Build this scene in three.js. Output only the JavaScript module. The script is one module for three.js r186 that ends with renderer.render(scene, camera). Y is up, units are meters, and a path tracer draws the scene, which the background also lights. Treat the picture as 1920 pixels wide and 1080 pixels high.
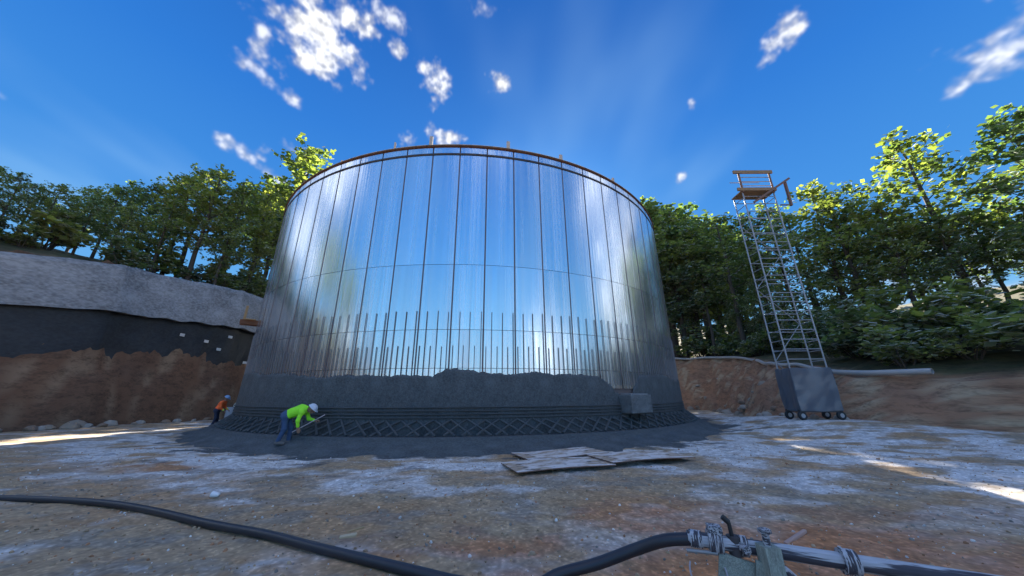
import * as THREE from 'three';
import { mergeGeometries } from 'three/addons/utils/BufferGeometryUtils.js';
import { MarchingCubes } from 'three/addons/objects/MarchingCubes.js';
import { RoundedBoxGeometry } from 'three/addons/geometries/RoundedBoxGeometry.js';

// ------------------------------------------------------------------ camera, exposure
const scene = new THREE.Scene();
const FOCAL = 608, PITCH = THREE.MathUtils.degToRad(18.4), ROLL = -0.006, EYE = 1.6;
const camera = new THREE.PerspectiveCamera(2 * Math.atan(540 / FOCAL) * 180 / Math.PI, 16 / 9, 0.05, 4000);
camera.position.set(0, EYE, 0);
camera.rotation.order = 'YXZ';
camera.rotation.set(PITCH, 0, ROLL);
camera.updateMatrixWorld(true);
const renderer = new THREE.WebGLRenderer({ antialias: true });
renderer.toneMapping = THREE.LinearToneMapping;
renderer.toneMappingExposure = 4.8;
renderer.shadowMap.enabled = true;

// ------------------------------------------------------------------ small maths
function rng(seed) { let a = seed >>> 0; return () => { a = (a + 0x6D2B79F5) | 0; let t = Math.imul(a ^ (a >>> 15), 1 | a); t = (t + Math.imul(t ^ (t >>> 7), 61 | t)) ^ t; return ((t ^ (t >>> 14)) >>> 0) / 4294967296; }; }
const clamp = (x, a = 0, b = 1) => x < a ? a : x > b ? b : x;
const lerp = (a, b, t) => a + (b - a) * t;
const sst = (a, b, x) => { const t = clamp((x - a) / (b - a)); return t * t * (3 - 2 * t); };
const R2 = THREE.MathUtils.degToRad;
const LAT = new Float32Array(65536), PERM = new Uint16Array(65536);
{ const r = rng(77); for (let i = 0; i < 65536; i++) { LAT[i] = r(); PERM[i] = (r() * 65536) | 0; } }
function vn(x, y) {                       // value noise 0..1
  const ix = Math.floor(x), iy = Math.floor(y); let fx = x - ix, fy = y - iy;
  fx = fx * fx * (3 - 2 * fx); fy = fy * fy * (3 - 2 * fy);
  const a = PERM[ix & 65535], b = PERM[(ix + 1) & 65535];
  const v00 = LAT[(a + iy) & 65535], v01 = LAT[(a + iy + 1) & 65535], v10 = LAT[(b + iy) & 65535], v11 = LAT[(b + iy + 1) & 65535];
  return (v00 + (v10 - v00) * fx) * (1 - fy) + (v01 + (v11 - v01) * fx) * fy;
}
function fbm(x, y, o = 4) { let s = 0, a = 0.5, n = 0; for (let i = 0; i < o; i++) { s += a * vn(x, y); n += a; x = x * 2.03 + 17.3; y = y * 2.03 + 9.1; a *= 0.5; } return s / n; }
const V3 = (x, y, z) => new THREE.Vector3(x, y, z);
function ray(u, v) {                      // direction of a photograph pixel
  return V3((u - 958) / FOCAL, (540 - v) / FOCAL, -1).normalize().applyQuaternion(camera.quaternion);
}
function onGround(u, v, y = 0) { const d = ray(u, v), t = (y - EYE) / d.y; return V3(d.x * t, y, d.z * t); }

// ------------------------------------------------------------------ sky and sun
const SUN_AZ = R2(7), SUN_EL = R2(25.3);
const sunDir = V3(Math.sin(SUN_AZ) * Math.cos(SUN_EL), Math.sin(SUN_EL), -Math.cos(SUN_AZ) * Math.cos(SUN_EL));
{
  const W = 2048, H = 1024, data = new Float32Array(W * H * 4);
  const rnd = rng(5);
  const clouds = [];
  const px = (u, v, rx, ry, rot, k = 1) => clouds.push({ d: ray(u, v), rx: rx / FOCAL * 0.72, ry: ry / FOCAL * 0.72, rot: R2(rot), k });
  px(598, 30, 95, 70, 12, 1.15); px(570, 95, 55, 40, -20, 1.1); px(640, 95, 55, 30, 20, 1.05); px(480, 85, 16, 42, -15, 0.8); px(466, 125, 26, 16, 15, 0.9);
  px(500, 155, 40, 12, 25, 0.75); px(545, 184, 16, 16, 0, 0.8); px(728, 38, 30, 40, -20, 0.8); px(742, 90, 18, 16, 20, 0.9);
  px(790, 125, 48, 16, 35, 0.95); px(818, 160, 30, 38, 10, 1.05); px(926, 150, 27, 28, 0, 1.1); px(1470, 70, 36, 26, -25, 0.95); px(1452, 94, 26, 12, -15, 0.9);
  px(1295, 200, 9, 16, 0, 0.95); px(1272, 333, 13, 13, 0, 0.9); px(760, 266, 26, 20, -20, 0.95); px(835, 262, 48, 22, 5, 1.1); px(806, 248, 14, 18, 0, 0.9);
  px(424, 266, 18, 15, 30, 0.85); px(488, 282, 18, 20, 30, 0.8); px(545, 280, 22, 14, 30, 0.9); px(500, 320, 60, 14, 25, 0.8); px(905, 12, 45, 18, 0, 0.5);
  for (let i = 0; i < 130; i++) {          // unseen scattered cloud, added denser than the seen sky to lift ground light
    const az = rnd() * Math.PI * 2, el = Math.asin(lerp(0.12, 1, rnd()));
    const d = V3(Math.sin(az) * Math.cos(el), Math.sin(el), -Math.cos(az) * Math.cos(el));
    const s = (0.04 + 0.17 * rnd() * rnd()), k = 0.8 + 0.35 * rnd();
    if (Math.abs(Math.atan2(d.x, -d.z)) < R2(66) && el < R2(66)) continue;      // seen: drawn above as it is
    if (Math.abs(Math.atan2(d.x, d.z)) < R2(75) && el < R2(46) && el > R2(9)) continue;   // the steel mirrors clear air there
    clouds.push({ d, rx: s * 1.6, ry: s * 0.75, rot: (rnd() - 0.5) * 0.8, k });
  }
  for (const c of clouds) {
    c.r = V3(-c.d.z, 0, c.d.x).normalize(); c.u = V3().crossVectors(c.r, c.d).normalize(); c.cos = Math.cos(Math.max(c.rx, c.ry) * 2.1);
    c.c = Math.cos(c.rot); c.s = Math.sin(c.rot); c.ox = rnd() * 90; c.oy = rnd() * 90;
  }
  // [elevation, r, g, b] clear air, read off the photograph and off its mirror image in the steel
  const AIR = [[-90, 0.0599, 0.0692, 0.0776], [-4, 0.0798, 0.1125, 0.1415], [0, 0.0997, 0.1557, 0.21], [6, 0.0678, 0.1427, 0.2145], [13, 0.034, 0.1038, 0.2009], [24, 0.0143, 0.0683, 0.1803], [40, 0.0068, 0.0467, 0.1575], [55, 0.004, 0.032, 0.1256], [70, 0.0032, 0.0259, 0.1072], [90, 0.0032, 0.0242, 0.1004]];
  const sd = sunDir;
  for (let j = 0; j < H; j++) {
    const el = (j + 0.5) / H * Math.PI - Math.PI / 2, ed = el * 180 / Math.PI, y = Math.sin(el), ce = Math.cos(el);
    let k = 0; while (k < AIR.length - 2 && AIR[k + 1][0] < ed) k++;
    const A = AIR[k], B = AIR[k + 1], t = clamp((ed - A[0]) / (B[0] - A[0]));
    for (let i = 0; i < W; i++) {
      const a = ((i + 0.5) / W - 0.5) * Math.PI * 2, x = Math.cos(a) * ce, z = Math.sin(a) * ce;
      let r = lerp(A[1], B[1], t), g = lerp(A[2], B[2], t), b = lerp(A[3], B[3], t);
      const cg = clamp(x * sd.x + y * sd.y + z * sd.z, -1, 1), gam = Math.acos(cg) * 180 / Math.PI;
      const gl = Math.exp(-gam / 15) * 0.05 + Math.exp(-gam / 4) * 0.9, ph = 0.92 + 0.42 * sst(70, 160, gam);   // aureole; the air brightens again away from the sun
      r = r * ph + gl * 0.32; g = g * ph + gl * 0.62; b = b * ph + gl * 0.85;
      let wisp = 0;
      if (y > 0.02) {
        const q = 1 / (y + 0.12), n = fbm(x * q * 2.2 + 40, z * q * 1.1 + 12, 4);
        wisp = sst(0.48, 0.85, n) * 0.2;
        r = lerp(r, 0.11, wisp); g = lerp(g, 0.18, wisp); b = lerp(b, 0.24, wisp);
      }
      let cov = 0, lum = 0;
      for (const c of clouds) {
        const dd = x * c.d.x + y * c.d.y + z * c.d.z;
        if (dd < c.cos) continue;
        const X = x * c.r.x + y * c.r.y + z * c.r.z, Y = x * c.u.x + y * c.u.y + z * c.u.z;
        const p = (X * c.c - Y * c.s) / c.rx, q = (X * c.s + Y * c.c) / c.ry, e = p * p + q * q;
        const n = fbm(X * 24 + c.ox, Y * 28 + c.oy, 6), n2 = fbm(X * 85 + c.oy, Y * 95 + c.ox, 5);
        const m = (1 - e) * 0.8 + (n - 0.5) * 3.2 + (n2 - 0.5) * 1.1;
        const al = sst(-0.05, 1.5, m) * c.k;
        if (al > cov) { cov = al; lum = (0.135 + 0.115 * sst(0.3, 1.6, m + (n2 - .5) * 2)) * (1 + 2.2 * sst(45, 100, gam)); }  // clouds far from the sun are brightened to lift the ground light
      }
      cov = clamp(cov);
      r = lerp(r, lum * 0.98, cov); g = lerp(g, lum * 1.0, cov); b = lerp(b, lum * 1.06, cov);
      const o = (j * W + i) * 4; data[o] = r; data[o + 1] = g; data[o + 2] = b; data[o + 3] = 1;
    }
  }
  const sky = new THREE.DataTexture(data, W, H, THREE.RGBAFormat, THREE.FloatType);
  sky.mapping = THREE.EquirectangularReflectionMapping; sky.magFilter = sky.minFilter = THREE.LinearFilter; sky.needsUpdate = true;
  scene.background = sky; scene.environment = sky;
}
const sun = new THREE.DirectionalLight(new THREE.Color().setRGB(1, 0.91, 0.76), 5);
sun.position.copy(sunDir).multiplyScalar(120); sun.target.position.set(0, 0, -20); sun.castShadow = true;
sun.shadow.mapSize.set(4096, 4096); Object.assign(sun.shadow.camera, { left: -90, right: 90, top: 70, bottom: -70, near: 1, far: 320 });
scene.add(sun, sun.target);

// ------------------------------------------------------------------ naming helpers
const used = {};
function numbered(n) { const k = used[n] = (used[n] ?? -1) + 1; return k ? n + '_' + String(k).padStart(3, '0') : n; }
function tag(o, label, category, group) { o.userData.label = label; o.userData.category = category; if (group) o.userData.group = group; return o; }
function structure(o) { o.userData.kind = 'structure'; return o; }
function thing(name, label, category, pos, group) { const g = new THREE.Group(); g.name = numbered(name); if (pos) g.position.copy(pos); tag(g, label, category, group); scene.add(g); return g; }
function part(parent, name, geo, mat, label) { const m = new THREE.Mesh(geo, mat); m.name = name; if (label) m.userData.label = label; parent.add(m); return m; }
const std = (r, g, b, rough = 0.9, metal = 0, extra = {}) => new THREE.MeshStandardMaterial({ color: new THREE.Color().setRGB(r, g, b), roughness: rough, metalness: metal, ...extra });
function tex(w, h, fn, { srgb = true, rep } = {}) {
  const d = new Uint8Array(w * h * 4);
  for (let j = 0; j < h; j++) for (let i = 0; i < w; i++) {
    const c = fn(i / w, j / h, i, j), o = (j * w + i) * 4;
    for (let k = 0; k < 3; k++) { const v = clamp(Array.isArray(c) ? c[k] : c); d[o + k] = 255 * (srgb ? (v <= 0.0031308 ? 12.92 * v : 1.055 * Math.pow(v, 1 / 2.4) - 0.055) : v); }
    d[o + 3] = 255;
  }
  const t = new THREE.DataTexture(d, w, h); t.wrapS = t.wrapT = THREE.RepeatWrapping; t.magFilter = THREE.LinearFilter; t.minFilter = THREE.LinearMipmapLinearFilter; t.generateMipmaps = true;
  if (srgb) t.colorSpace = THREE.SRGBColorSpace; if (rep) t.repeat.set(rep[0], rep[1]); t.needsUpdate = true; return t;
}
// noise that tiles over a unit square
function tfbm(u, v, f, o = 4, fy = f) { let s = 0, a = 0.5, n = 0; for (let i = 0; i < o; i++) { s += a * tvn(u * f, v * fy, f, fy, i * 31); n += a; f *= 2; fy *= 2; a *= 0.55; } return s / n; }
function tvn(x, y, px_, py_, k) {
  const ix = Math.floor(x), iy = Math.floor(y); let fx = x - ix, fy = y - iy; fx = fx * fx * (3 - 2 * fx); fy = fy * fy * (3 - 2 * fy);
  const x0 = ((ix % px_) + px_) % px_, x1 = (x0 + 1) % px_, y0 = ((iy % py_) + py_) % py_, y1 = (y0 + 1) % py_;
  const h = (a, b) => LAT[(PERM[(a + k * 97) & 65535] + b) & 65535];
  return (h(x0, y0) * (1 - fx) + h(x1, y0) * fx) * (1 - fy) + (h(x0, y1) * (1 - fx) + h(x1, y1) * fx) * fy;
}
function cyl(r1, r2, h, seg = 12) { return new THREE.CylinderGeometry(r1, r2, h, seg); }
const UP = V3(0, 1, 0);
function bar(a, b, r1, r2 = r1, seg = 8) {            // a round bar between two points
  const d = V3().subVectors(b, a), L = d.length(), g = cyl(r2, r1, L, seg);
  g.applyQuaternion(new THREE.Quaternion().setFromUnitVectors(UP, d.normalize())); g.translate((a.x + b.x) / 2, (a.y + b.y) / 2, (a.z + b.z) / 2); return g;
}
function plank(a, b, w, h, up = UP) {                 // a squared bar between two points
  const d = V3().subVectors(b, a), L = d.length(); d.normalize(); const s = V3().crossVectors(d, up).normalize(), n = V3().crossVectors(s, d);
  const g = new THREE.BoxGeometry(w, h, L); g.applyMatrix4(new THREE.Matrix4().makeBasis(s, n, d.clone().negate()).setPosition((a.x + b.x) / 2, (a.y + b.y) / 2, (a.z + b.z) / 2)); return g;
}
const merge = (list) => mergeGeometries(list.map((g) => { g = g.index ? g.toNonIndexed() : g; for (const k of Object.keys(g.attributes)) if (!['position', 'normal', 'uv'].includes(k)) g.deleteAttribute(k); return g; }));

// ------------------------------------------------------------------ terrain
const CX = -2.8, CZ = -25.45, TR = 13.7, TH = 12.2;   // the tank's axis, radius, height
const POL = [ // bearing round the tank (0 = towards the road side), foot of the bank, its run, its height, slope above
  [-180, 27, 4, 8, .3], [-140, 22, 3, 9.5, .3], [-115, 20, 2.2, 10.2, .25], [-95, 19.4, 2, 10.3, .25], [-78, 22.5, 2, 10, .25], [-62, 29, 3, 8.2, .25], [-48, 36, 5, 6, .2], [-35, 46, 8, 3, .1], [-20, 70, 20, 0, 0],
  [40, 70, 20, 0, 0], [50, 42, 6, 1.5, .15], [57, 27, 4, 2, .2], [63, 21.5, 2.6, 2.2, .2], [70, 19.4, 2.4, 2.4, .22], [90, 19.9, 3, 3.5, .25], [119, 26, 4.5, 5.6, .25], [150, 27, 5, 7, .3], [180, 27, 4, 8, .3]];
function pol(deg) { let k = 0; while (k < POL.length - 2 && POL[k + 1][0] < deg) k++; const A = POL[k], B = POL[k + 1], t = sst(0, 1, (deg - A[0]) / (B[0] - A[0])) * 0.5 + 0.5 * clamp((deg - A[0]) / (B[0] - A[0])); return [1, 2, 3, 4].map((i) => lerp(A[i], B[i], t)); }
const walled = (deg) => sst(-150, -140, deg) * (1 - sst(-70, -60, deg));
function bankAt(deg, s) {
  const [, run, hb, sl] = pol(deg), w = walled(deg);
  if (s < 0) return -0.35 + Math.max(s, -1) * 0.1;
  const above = hb + Math.max(0, s - run) * sl * (s - run < 40 ? 1 : 40 / (s - run));
  const t = clamp(s / run), smooth = hb * (0.82 * t + 0.18 * t * t * (3 - 2 * t));
  const soil = hb * 0.41, st = t < 0.7 ? soil * Math.pow(t / 0.7, 0.8) : lerp(soil, hb, (t - 0.7) / 0.3);
  return s < run ? lerp(smooth, st, w) - 0.3 * (1 - sst(0, 0.3, s)) : above;
}
function terrain(x, z) { const dx = x - CX, dz = z - CZ, deg = Math.atan2(dx, dz) * 180 / Math.PI, r = Math.hypot(dx, dz); return bankAt(deg, r - pol(deg)[0]); }
function polar(deg, r, y = 0) { return V3(CX + Math.sin(R2(deg)) * r, y, CZ + Math.cos(R2(deg)) * r); }
function padH(x, z) {
  const dx = Math.min(0, x - 15.5), dz = z + 18, m = 0.43 * (1 - sst(1.2, 6.5, Math.hypot(dx, dz * 0.8)));
  return m + (fbm(x * 0.5 + 30, z * 0.5 + 60, 3) - 0.5) * 0.10 + (fbm(x * 3.1, z * 3.1 + 5, 4) - 0.5) * 0.055;
}
{ // wide ground out to the horizon
  const soilT = tex(512, 512, (u, v) => { const a = tfbm(u, v, 6, 5), b = tfbm(u + 0.3, v + 0.7, 40, 3); const k = 0.75 + 0.5 * (a - 0.5) * 2 * 0.6 + (b - 0.5) * 0.5; return [0.36 * k, 0.255 * k, 0.17 * k]; }, { rep: [1, 1] });
  const g = new THREE.CircleGeometry(1800, 96); g.rotateX(-Math.PI / 2); const uv = g.attributes.uv, p = g.attributes.position; for (let i = 0; i < p.count; i++) uv.setXY(i, p.getX(i) / 9, p.getZ(i) / 9);
  const m = new THREE.Mesh(g, new THREE.MeshStandardMaterial({ map: soilT, roughness: 0.97 })); m.position.y = -0.12; m.name = 'ground'; scene.add(structure(m));
}
{ // the work pad: trodden clay and gravel, pale overspray dust, red soil, wet cement round the footing
  const N = 430, X0 = 2, KX = 4, HX = 30, Z0 = -5, KZ = 5, HZ = 37, ax = Math.asinh(HX / KX), az = Math.asinh(HZ / KZ);
  const wx = (u) => X0 + KX * Math.sinh((2 * u - 1) * ax), wz = (v) => Z0 - KZ * Math.sinh((2 * v - 1) * az);
  const g = new THREE.PlaneGeometry(1, 1, N, N), p = g.attributes.position, uv = g.attributes.uv;
  for (let i = 0; i < p.count; i++) { const x = wx(uv.getX(i)), z = wz(uv.getY(i)); p.setXYZ(i, x, padH(x, z), z); }
  g.computeVertexNormals();
  const S = 2048;
  const map = tex(S, S, (u, v) => {
    const x = wx(u), z = wz(v), r = Math.hypot(x - CX, z - CZ), f = fbm(x * 7, z * 7, 5), c = fbm(x * 0.55 + 9, z * 0.9 + 4, 5), d = fbm(x * 0.9 + 70, z * 1.5 + 31, 6), e = fbm(x * 26, z * 26, 3), g1 = fbm(x * 1.9 + 3, z * 3.1 + 8, 5);
    let R = 0.42, G = 0.30, B = 0.18;
    const br = sst(0.42, 0.66, c); R = lerp(R, 0.42, br); G = lerp(G, 0.265, br); B = lerp(B, 0.14, br);
    const gv = sst(0.46, 0.66, g1); R = lerp(R, 0.27, gv * 0.7); G = lerp(G, 0.235, gv * 0.7); B = lerp(B, 0.185, gv * 0.7);
    // red-brown soil turned up by the pump and along the left
    const rs = sst(0.0, 1.0, 1.25 - Math.hypot((x - 2.9) / 3.6, (z + 3.6) / 1.95) + (c - 0.5) * 1.6 + (g1 - 0.5) * 0.9), rl = sst(0.1, 0.9, 1.0 - Math.hypot((x + 8.5) / 2.4, (z + 8.9) / 1.1) + (g1 - 0.5) * 1.2) * 0.7, rn = sst(0.1, 0.9, 0.9 - Math.hypot((x + 0.2) / 1.2, (z + 4.4) / 0.5) + (g1 - 0.5) * 1.6) * 0.8;
    const rr = Math.max(rs, rl, rn); R = lerp(R, 0.46, rr); G = lerp(G, 0.20, rr); B = lerp(B, 0.082, rr);
    // pale cement dust
    const ring = sst(19.6, 16.4, r) * sst(14.6, 15.3, r), right = sst(3.5, 8, x) * sst(-5.4, -6.6, z) * sst(-40, -8, -Math.abs(z)), streak = sst(0.50, 0.68, d);
    let du = clamp(ring * sst(0.34, 0.56, d + (c - 0.5) * 0.3) * 0.95 + right * sst(0.36, 0.60, d) * 0.95 + streak * 0.62 * sst(-2.5, -7, z) + sst(0.52, 0.68, g1 * 0.5 + d * 0.5) * 0.6 * sst(-5.2, -3.6, z));
    du *= 1 - 0.85 * rs; du *= 0.55 + 0.75 * f; du = clamp(du);
    R = lerp(R, 0.66, du); G = lerp(G, 0.64, du); B = lerp(B, 0.62, du);
    // dark damp cement slop at the toe, in scattered splashes further out
    const wet = sst(0, 0.6, (15.75 - r) * 1.1 + (d - 0.5) * 3.4 + (c - 0.5) * 1.2), sp = sst(0.6, 0.72, fbm(x * 1.4 + 51, z * 2.6 + 22, 5)) * sst(19.5, 16, r);
    const w = clamp(wet + sp * 0.8); R = lerp(R, 0.088, w); G = lerp(G, 0.095, w); B = lerp(B, 0.098, w);
    const k = 0.62 + 0.52 * f + (e - 0.5) * 0.75; const crumb = e > 0.70 ? 1.25 : 1;
    return [R * k * crumb, G * k * crumb, B * k * crumb];
  });
  map.wrapS = map.wrapT = THREE.ClampToEdgeWrapping;
  const m = new THREE.Mesh(g, new THREE.MeshStandardMaterial({ map, roughness: 0.95 })); m.name = 'work_pad'; scene.add(structure(m));
}
{ // cut bank and wooded hillside
  const NA = 420, rs = []; for (let i = 0; i <= 26; i++) rs.push(-0.6 + i * 0.3); for (let i = 1; i <= 34; i++) rs.push(7.2 + Math.pow(i, 1.75) * 0.75);
  const pos = [], col = [], uv = [], idx = [];
  for (let a = 0; a <= NA; a++) for (let k = 0; k < rs.length; k++) {
    const deg = -180 + a * 360 / NA, [rp, run, hb] = pol(deg), s = rs[k], edge = (fbm(deg * 0.35 + 200, 3, 4) - 0.5) * 1.1, r = rp + s + edge * (1 - walled(deg));
    const p = polar(deg, r); let y = bankAt(deg, s);
    const onFace = sst(-0.2, 0.4, s) * (1 - sst(run, run + 1.5, s));
    y += (fbm(p.x * 1.3, p.z * 1.3 + y * 1.1, 5) - 0.5) * lerp(0.5, 1.5 * Math.min(1, hb / 4), onFace) * (s > 0 ? 1 : 0) * (hb > 0.2 ? 1 : 0.1);
    pos.push(p.x, y, p.z); uv.push(deg * 0.35 / 3, (s + y) / 3);
    const n = fbm(p.x * 0.8 + y, p.z * 0.8 + 4, 5), n2 = fbm(p.x * 2.6 + 9, p.z * 2.6 + y * 3, 4), top = sst(run + 0.3, run + 1.6, s + (n - 0.5) * 1.5);
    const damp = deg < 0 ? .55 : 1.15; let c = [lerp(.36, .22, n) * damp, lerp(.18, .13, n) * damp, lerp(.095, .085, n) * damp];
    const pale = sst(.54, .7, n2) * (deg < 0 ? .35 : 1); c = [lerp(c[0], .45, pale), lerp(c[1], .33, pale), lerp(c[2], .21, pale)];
    const litter = [lerp(.09, .06, n2), lerp(.066, .078, n2), lerp(.04, .03, n2)];
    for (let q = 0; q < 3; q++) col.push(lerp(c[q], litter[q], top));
  }
  const K = rs.length; for (let a = 0; a < NA; a++) for (let k = 0; k < K - 1; k++) { const i = a * K + k; idx.push(i, i + K, i + 1, i + 1, i + K, i + K + 1); }
  const g = new THREE.BufferGeometry(); g.setAttribute('position', new THREE.Float32BufferAttribute(pos, 3)); g.setAttribute('color', new THREE.Float32BufferAttribute(col, 3)); g.setAttribute('uv', new THREE.Float32BufferAttribute(uv, 2)); g.setIndex(idx); g.computeVertexNormals();
  const t = tex(512, 512, (u, v) => { const k = 0.35 + 1.05 * tfbm(u, v, 12, 5) + (tfbm(u, v, 64, 2) - 0.5) * 0.5; return [k, k, k]; });
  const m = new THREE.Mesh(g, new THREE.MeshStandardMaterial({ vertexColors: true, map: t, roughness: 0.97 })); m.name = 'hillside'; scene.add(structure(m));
}

// ------------------------------------------------------------------ shared cement materials
const cementT = tex(512, 512, (u, v) => { const a = tfbm(u, v, 4, 6), b = tfbm(u + .4, v, 50, 3); const k = 0.72 + (a - .5) * 0.7 + (b - .5) * 0.7; return [k, k, k]; });
const cementB = tex(512, 512, (u, v) => tfbm(u, v, 22, 4) * 0.6 + tfbm(u, v, 90, 2) * 0.4, { srgb: false });
const cement = (r, g, b, rough = 0.85, bump = 0.02) => new THREE.MeshStandardMaterial({ color: new THREE.Color().setRGB(r, g, b), map: cementT, bumpMap: cementB, bumpScale: bump, roughness: rough });
const freshShot = cement(0.105, 0.12, 0.128, 0.72, 0.025), wetShot = cement(0.028, 0.033, 0.038, 0.65), dryShot = cement(0.34, 0.35, 0.36, 0.92);
const timber = std(.36, .23, .11, .8), darkSteel = std(.07, .065, .07, .6, .3), rust = std(.17, .075, .04, .85, .1), galvBar = std(.30, .31, .32, .55, .5), rubber = std(.018, .019, .022, .55);

// ------------------------------------------------------------------ the tank
const tank = thing('water_tank', 'huge round tank clad in shiny galvanised steel panels with dark sprayed concrete round its foot', 'tank', V3(CX, 0, CZ));
function onTank(u, v, rad = TR) { const d = ray(u, v), h = Math.hypot(d.x, d.z), ex = d.x / h, ez = d.z / h, b = ex * CX + ez * CZ, t = b - Math.sqrt(Math.max(0, b * b - CX * CX - CZ * CZ + rad * rad)); return { deg: Math.atan2(ex * t - CX, ez * t - CZ) * 180 / Math.PI, y: EYE + t * d.y / h }; }
const at = (deg, r, y) => V3(Math.sin(R2(deg)) * r, y, Math.cos(R2(deg)) * r);
part(tank, 'wall', new THREE.LatheGeometry([[TR - .35, .1], [TR - .06, .1], [TR - .06, TH - .05], [TR - .35, TH - .05], [TR - .35, .1]].map((p) => new THREE.Vector2(...p)), 144), std(.17, .135, .13, .7, .25));
{
  const streak = tex(512, 256, (u, v) => { const a = tfbm(u, v, 90, 3, 1), b = tfbm(u, v, 16, 4, 2), c = tfbm(u, v, 8, 5, 8); const k = 0.9 + (a - .5) * 0.2 + (b - .5) * 0.16 + (c - .5) * 0.02; return [k * .985, k, k * 1.0]; });
  const rough = tex(512, 256, (u, v) => { const a = tfbm(u, v, 70, 3, 1), b = tfbm(u + .2, v, 12, 4, 1); return clamp(0.215 + (a - .5) * 0.2 + (b - .5) * 0.2, .1, .6); }, { srgb: false });
  const steel = [0.86, 0.82, 0.89].map((k, i) => new THREE.MeshStandardMaterial({ color: new THREE.Color().setRGB(k * .965, k, k * 1.02), map: streak, roughnessMap: rough, roughness: 1, metalness: .93 }));
  const NS = 72, da = 360 / NS, gap = 0.028 / TR * 180 / Math.PI, courses = [[1.85, 2.54], [2.54, 3.92], [3.92, 6.5], [6.5, 11.72], [11.83, 12.14], [1.85, 12.14]];
  const r = rng(21), variants = courses.map(([y0, y1], ci) => [0, 1, 2].map((vv) => {
    const n = 24, pos = [], uv = [], idx = [], off = r() * 5;
    for (let i = 0; i <= n; i++) {
      const a = R2(-da / 2 + gap + (da - 2 * gap) * i / n), rib = (i % 3 === 1 ? 0.0016 : 0) + (r() - .5) * 0.0018 + Math.cos((i / n - .5) * Math.PI) * 0.003;
      for (const y of [y0 + .008, y1 - .008]) { const rr = TR + rib; pos.push(Math.sin(a) * rr, y, Math.cos(a) * rr); uv.push(off + i / n * 0.3, y / 12 + vv * .37); }
      if (i < n) idx.push(i * 2, i * 2 + 2, i * 2 + 1, i * 2 + 1, i * 2 + 2, i * 2 + 3);
    }
    const g = new THREE.BufferGeometry(); g.setAttribute('position', new THREE.Float32BufferAttribute(pos, 3)); g.setAttribute('uv', new THREE.Float32BufferAttribute(uv, 2)); g.setIndex(idx); g.computeVertexNormals(); return g;
  }));
  const A0 = onTank(907, 500).deg;       // a joint stands here in the photograph
  const seamGeo = new THREE.BoxGeometry(.036, TH - 2.9, .016); seamGeo.translate(0, (TH - .4 + 2.2) / 2, TR + .004);
  const seamMat = std(.17, .135, .14, .6, .3);
  for (let s = 0; s < NS; s++) {
    const turn = (((s + .5) * da + 66) % 360 + 360) % 360 < 146;            // the far side shows no cross joints
    courses.forEach((_, c) => { if ((c === 5) === turn) return; const m = part(tank, 'steel_panel', variants[c][(s * 7 + c * 3) % 3], steel[Math.floor(r() * 3)]); m.rotation.y = R2(A0 + (s + .5) * da); });
    const j = part(tank, 'seam', seamGeo, seamMat); j.rotation.y = R2(A0 + s * da);
  }
  // rings at the rim
  const ring = (list, mat, name) => part(tank, name, new THREE.LatheGeometry([...list, list[0]].map((p) => new THREE.Vector2(...p)), 180), mat);
  ring([[TR - .02, 11.73], [TR + .035, 11.73], [TR + .035, 11.775], [TR - .02, 11.775]], darkSteel, 'stiffener_ring');
  ring([[TR - .02, 11.79], [TR + .02, 11.79], [TR + .02, 11.82], [TR - .02, 11.82]], darkSteel, 'stiffener_ring');
  ring([[TR - .38, TH - .04], [TR + .05, TH - .04], [TR + .05, TH + .05], [TR - .38, TH + .05]], rust, 'rim_angle');
  ring([[TR - .30, TH + .053], [TR + .02, TH + .053], [TR + .02, TH + .10], [TR - .30, TH + .10]], std(.33, .25, .12, .85), 'rim_plank');
  const paleWood = std(.46, .42, .38, .85);
  for (const [u, v, w, h] of [[738, 279, .06, .5], [806, 272, .15, .62], [951, 283, .15, .52], [1050, 303, .15, .42], [1148, 343, .13, .4], [640, 300, .08, .25]]) {
    const o = onTank(u, v, TR - .16), b = part(tank, 'rim_post', new RoundedBoxGeometry(w, h, .09, 1, .01), paleWood); b.position.copy(at(o.deg, TR - .16, TH + .1 + h / 2)); b.rotation.y = R2(o.deg);
  }
  // two lifts of standing bars
  const barMat = std(.20, .19, .195, .65, .4), gA = cyl(.014, .014, 1, 6);
  for (let d = A0 - 64; d < A0 + 80; d += da / 3) for (const [off, top] of [[.28, 4.6], [1.1, 3.32]]) {
    const b = part(tank, 'rebar', gA, barMat), h = top - 2.0 + (r() - .5) * .06; b.scale.y = h; b.position.copy(at(d + off + (r() - .5) * .12, TR + .035, 2.0 + h / 2)); b.rotation.z = (r() - .5) * .006;
  }
  // sprayed concrete: its uneven upper edge is read off the photograph
  const top = [[444, 700], [470, 698], [500, 702], [530, 700], [560, 703], [600, 708], [640, 704], [680, 703], [720, 706], [760, 704], [800, 706], [840, 692], [870, 692], [900, 698], [940, 701], [970, 701], [1000, 697], [1040, 702], [1080, 702], [1115, 705], [1140, 718], [1152, 735], [1165, 741], [1180, 741], [1188, 722], [1196, 703], [1215, 704], [1240, 703], [1256, 711], [1266, 714]].map(([u, v]) => onTank(u, v)).sort((a, b) => a.deg - b.deg);
  const topAt = (d) => { if (d <= top[0].deg || d >= top[top.length - 1].deg) return 2.45; let k = 0; while (top[k + 1].deg < d) k++; return lerp(top[k].y, top[k + 1].y, sst(0, 1, (d - top[k].deg) / (top[k + 1].deg - top[k].deg))); };
  const NC = 1440, rows = [0, .2, .4, .55, .68, .8, .88, .93, .96, .98, .99, 1], pos = [], uv = [], idx = [];
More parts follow.
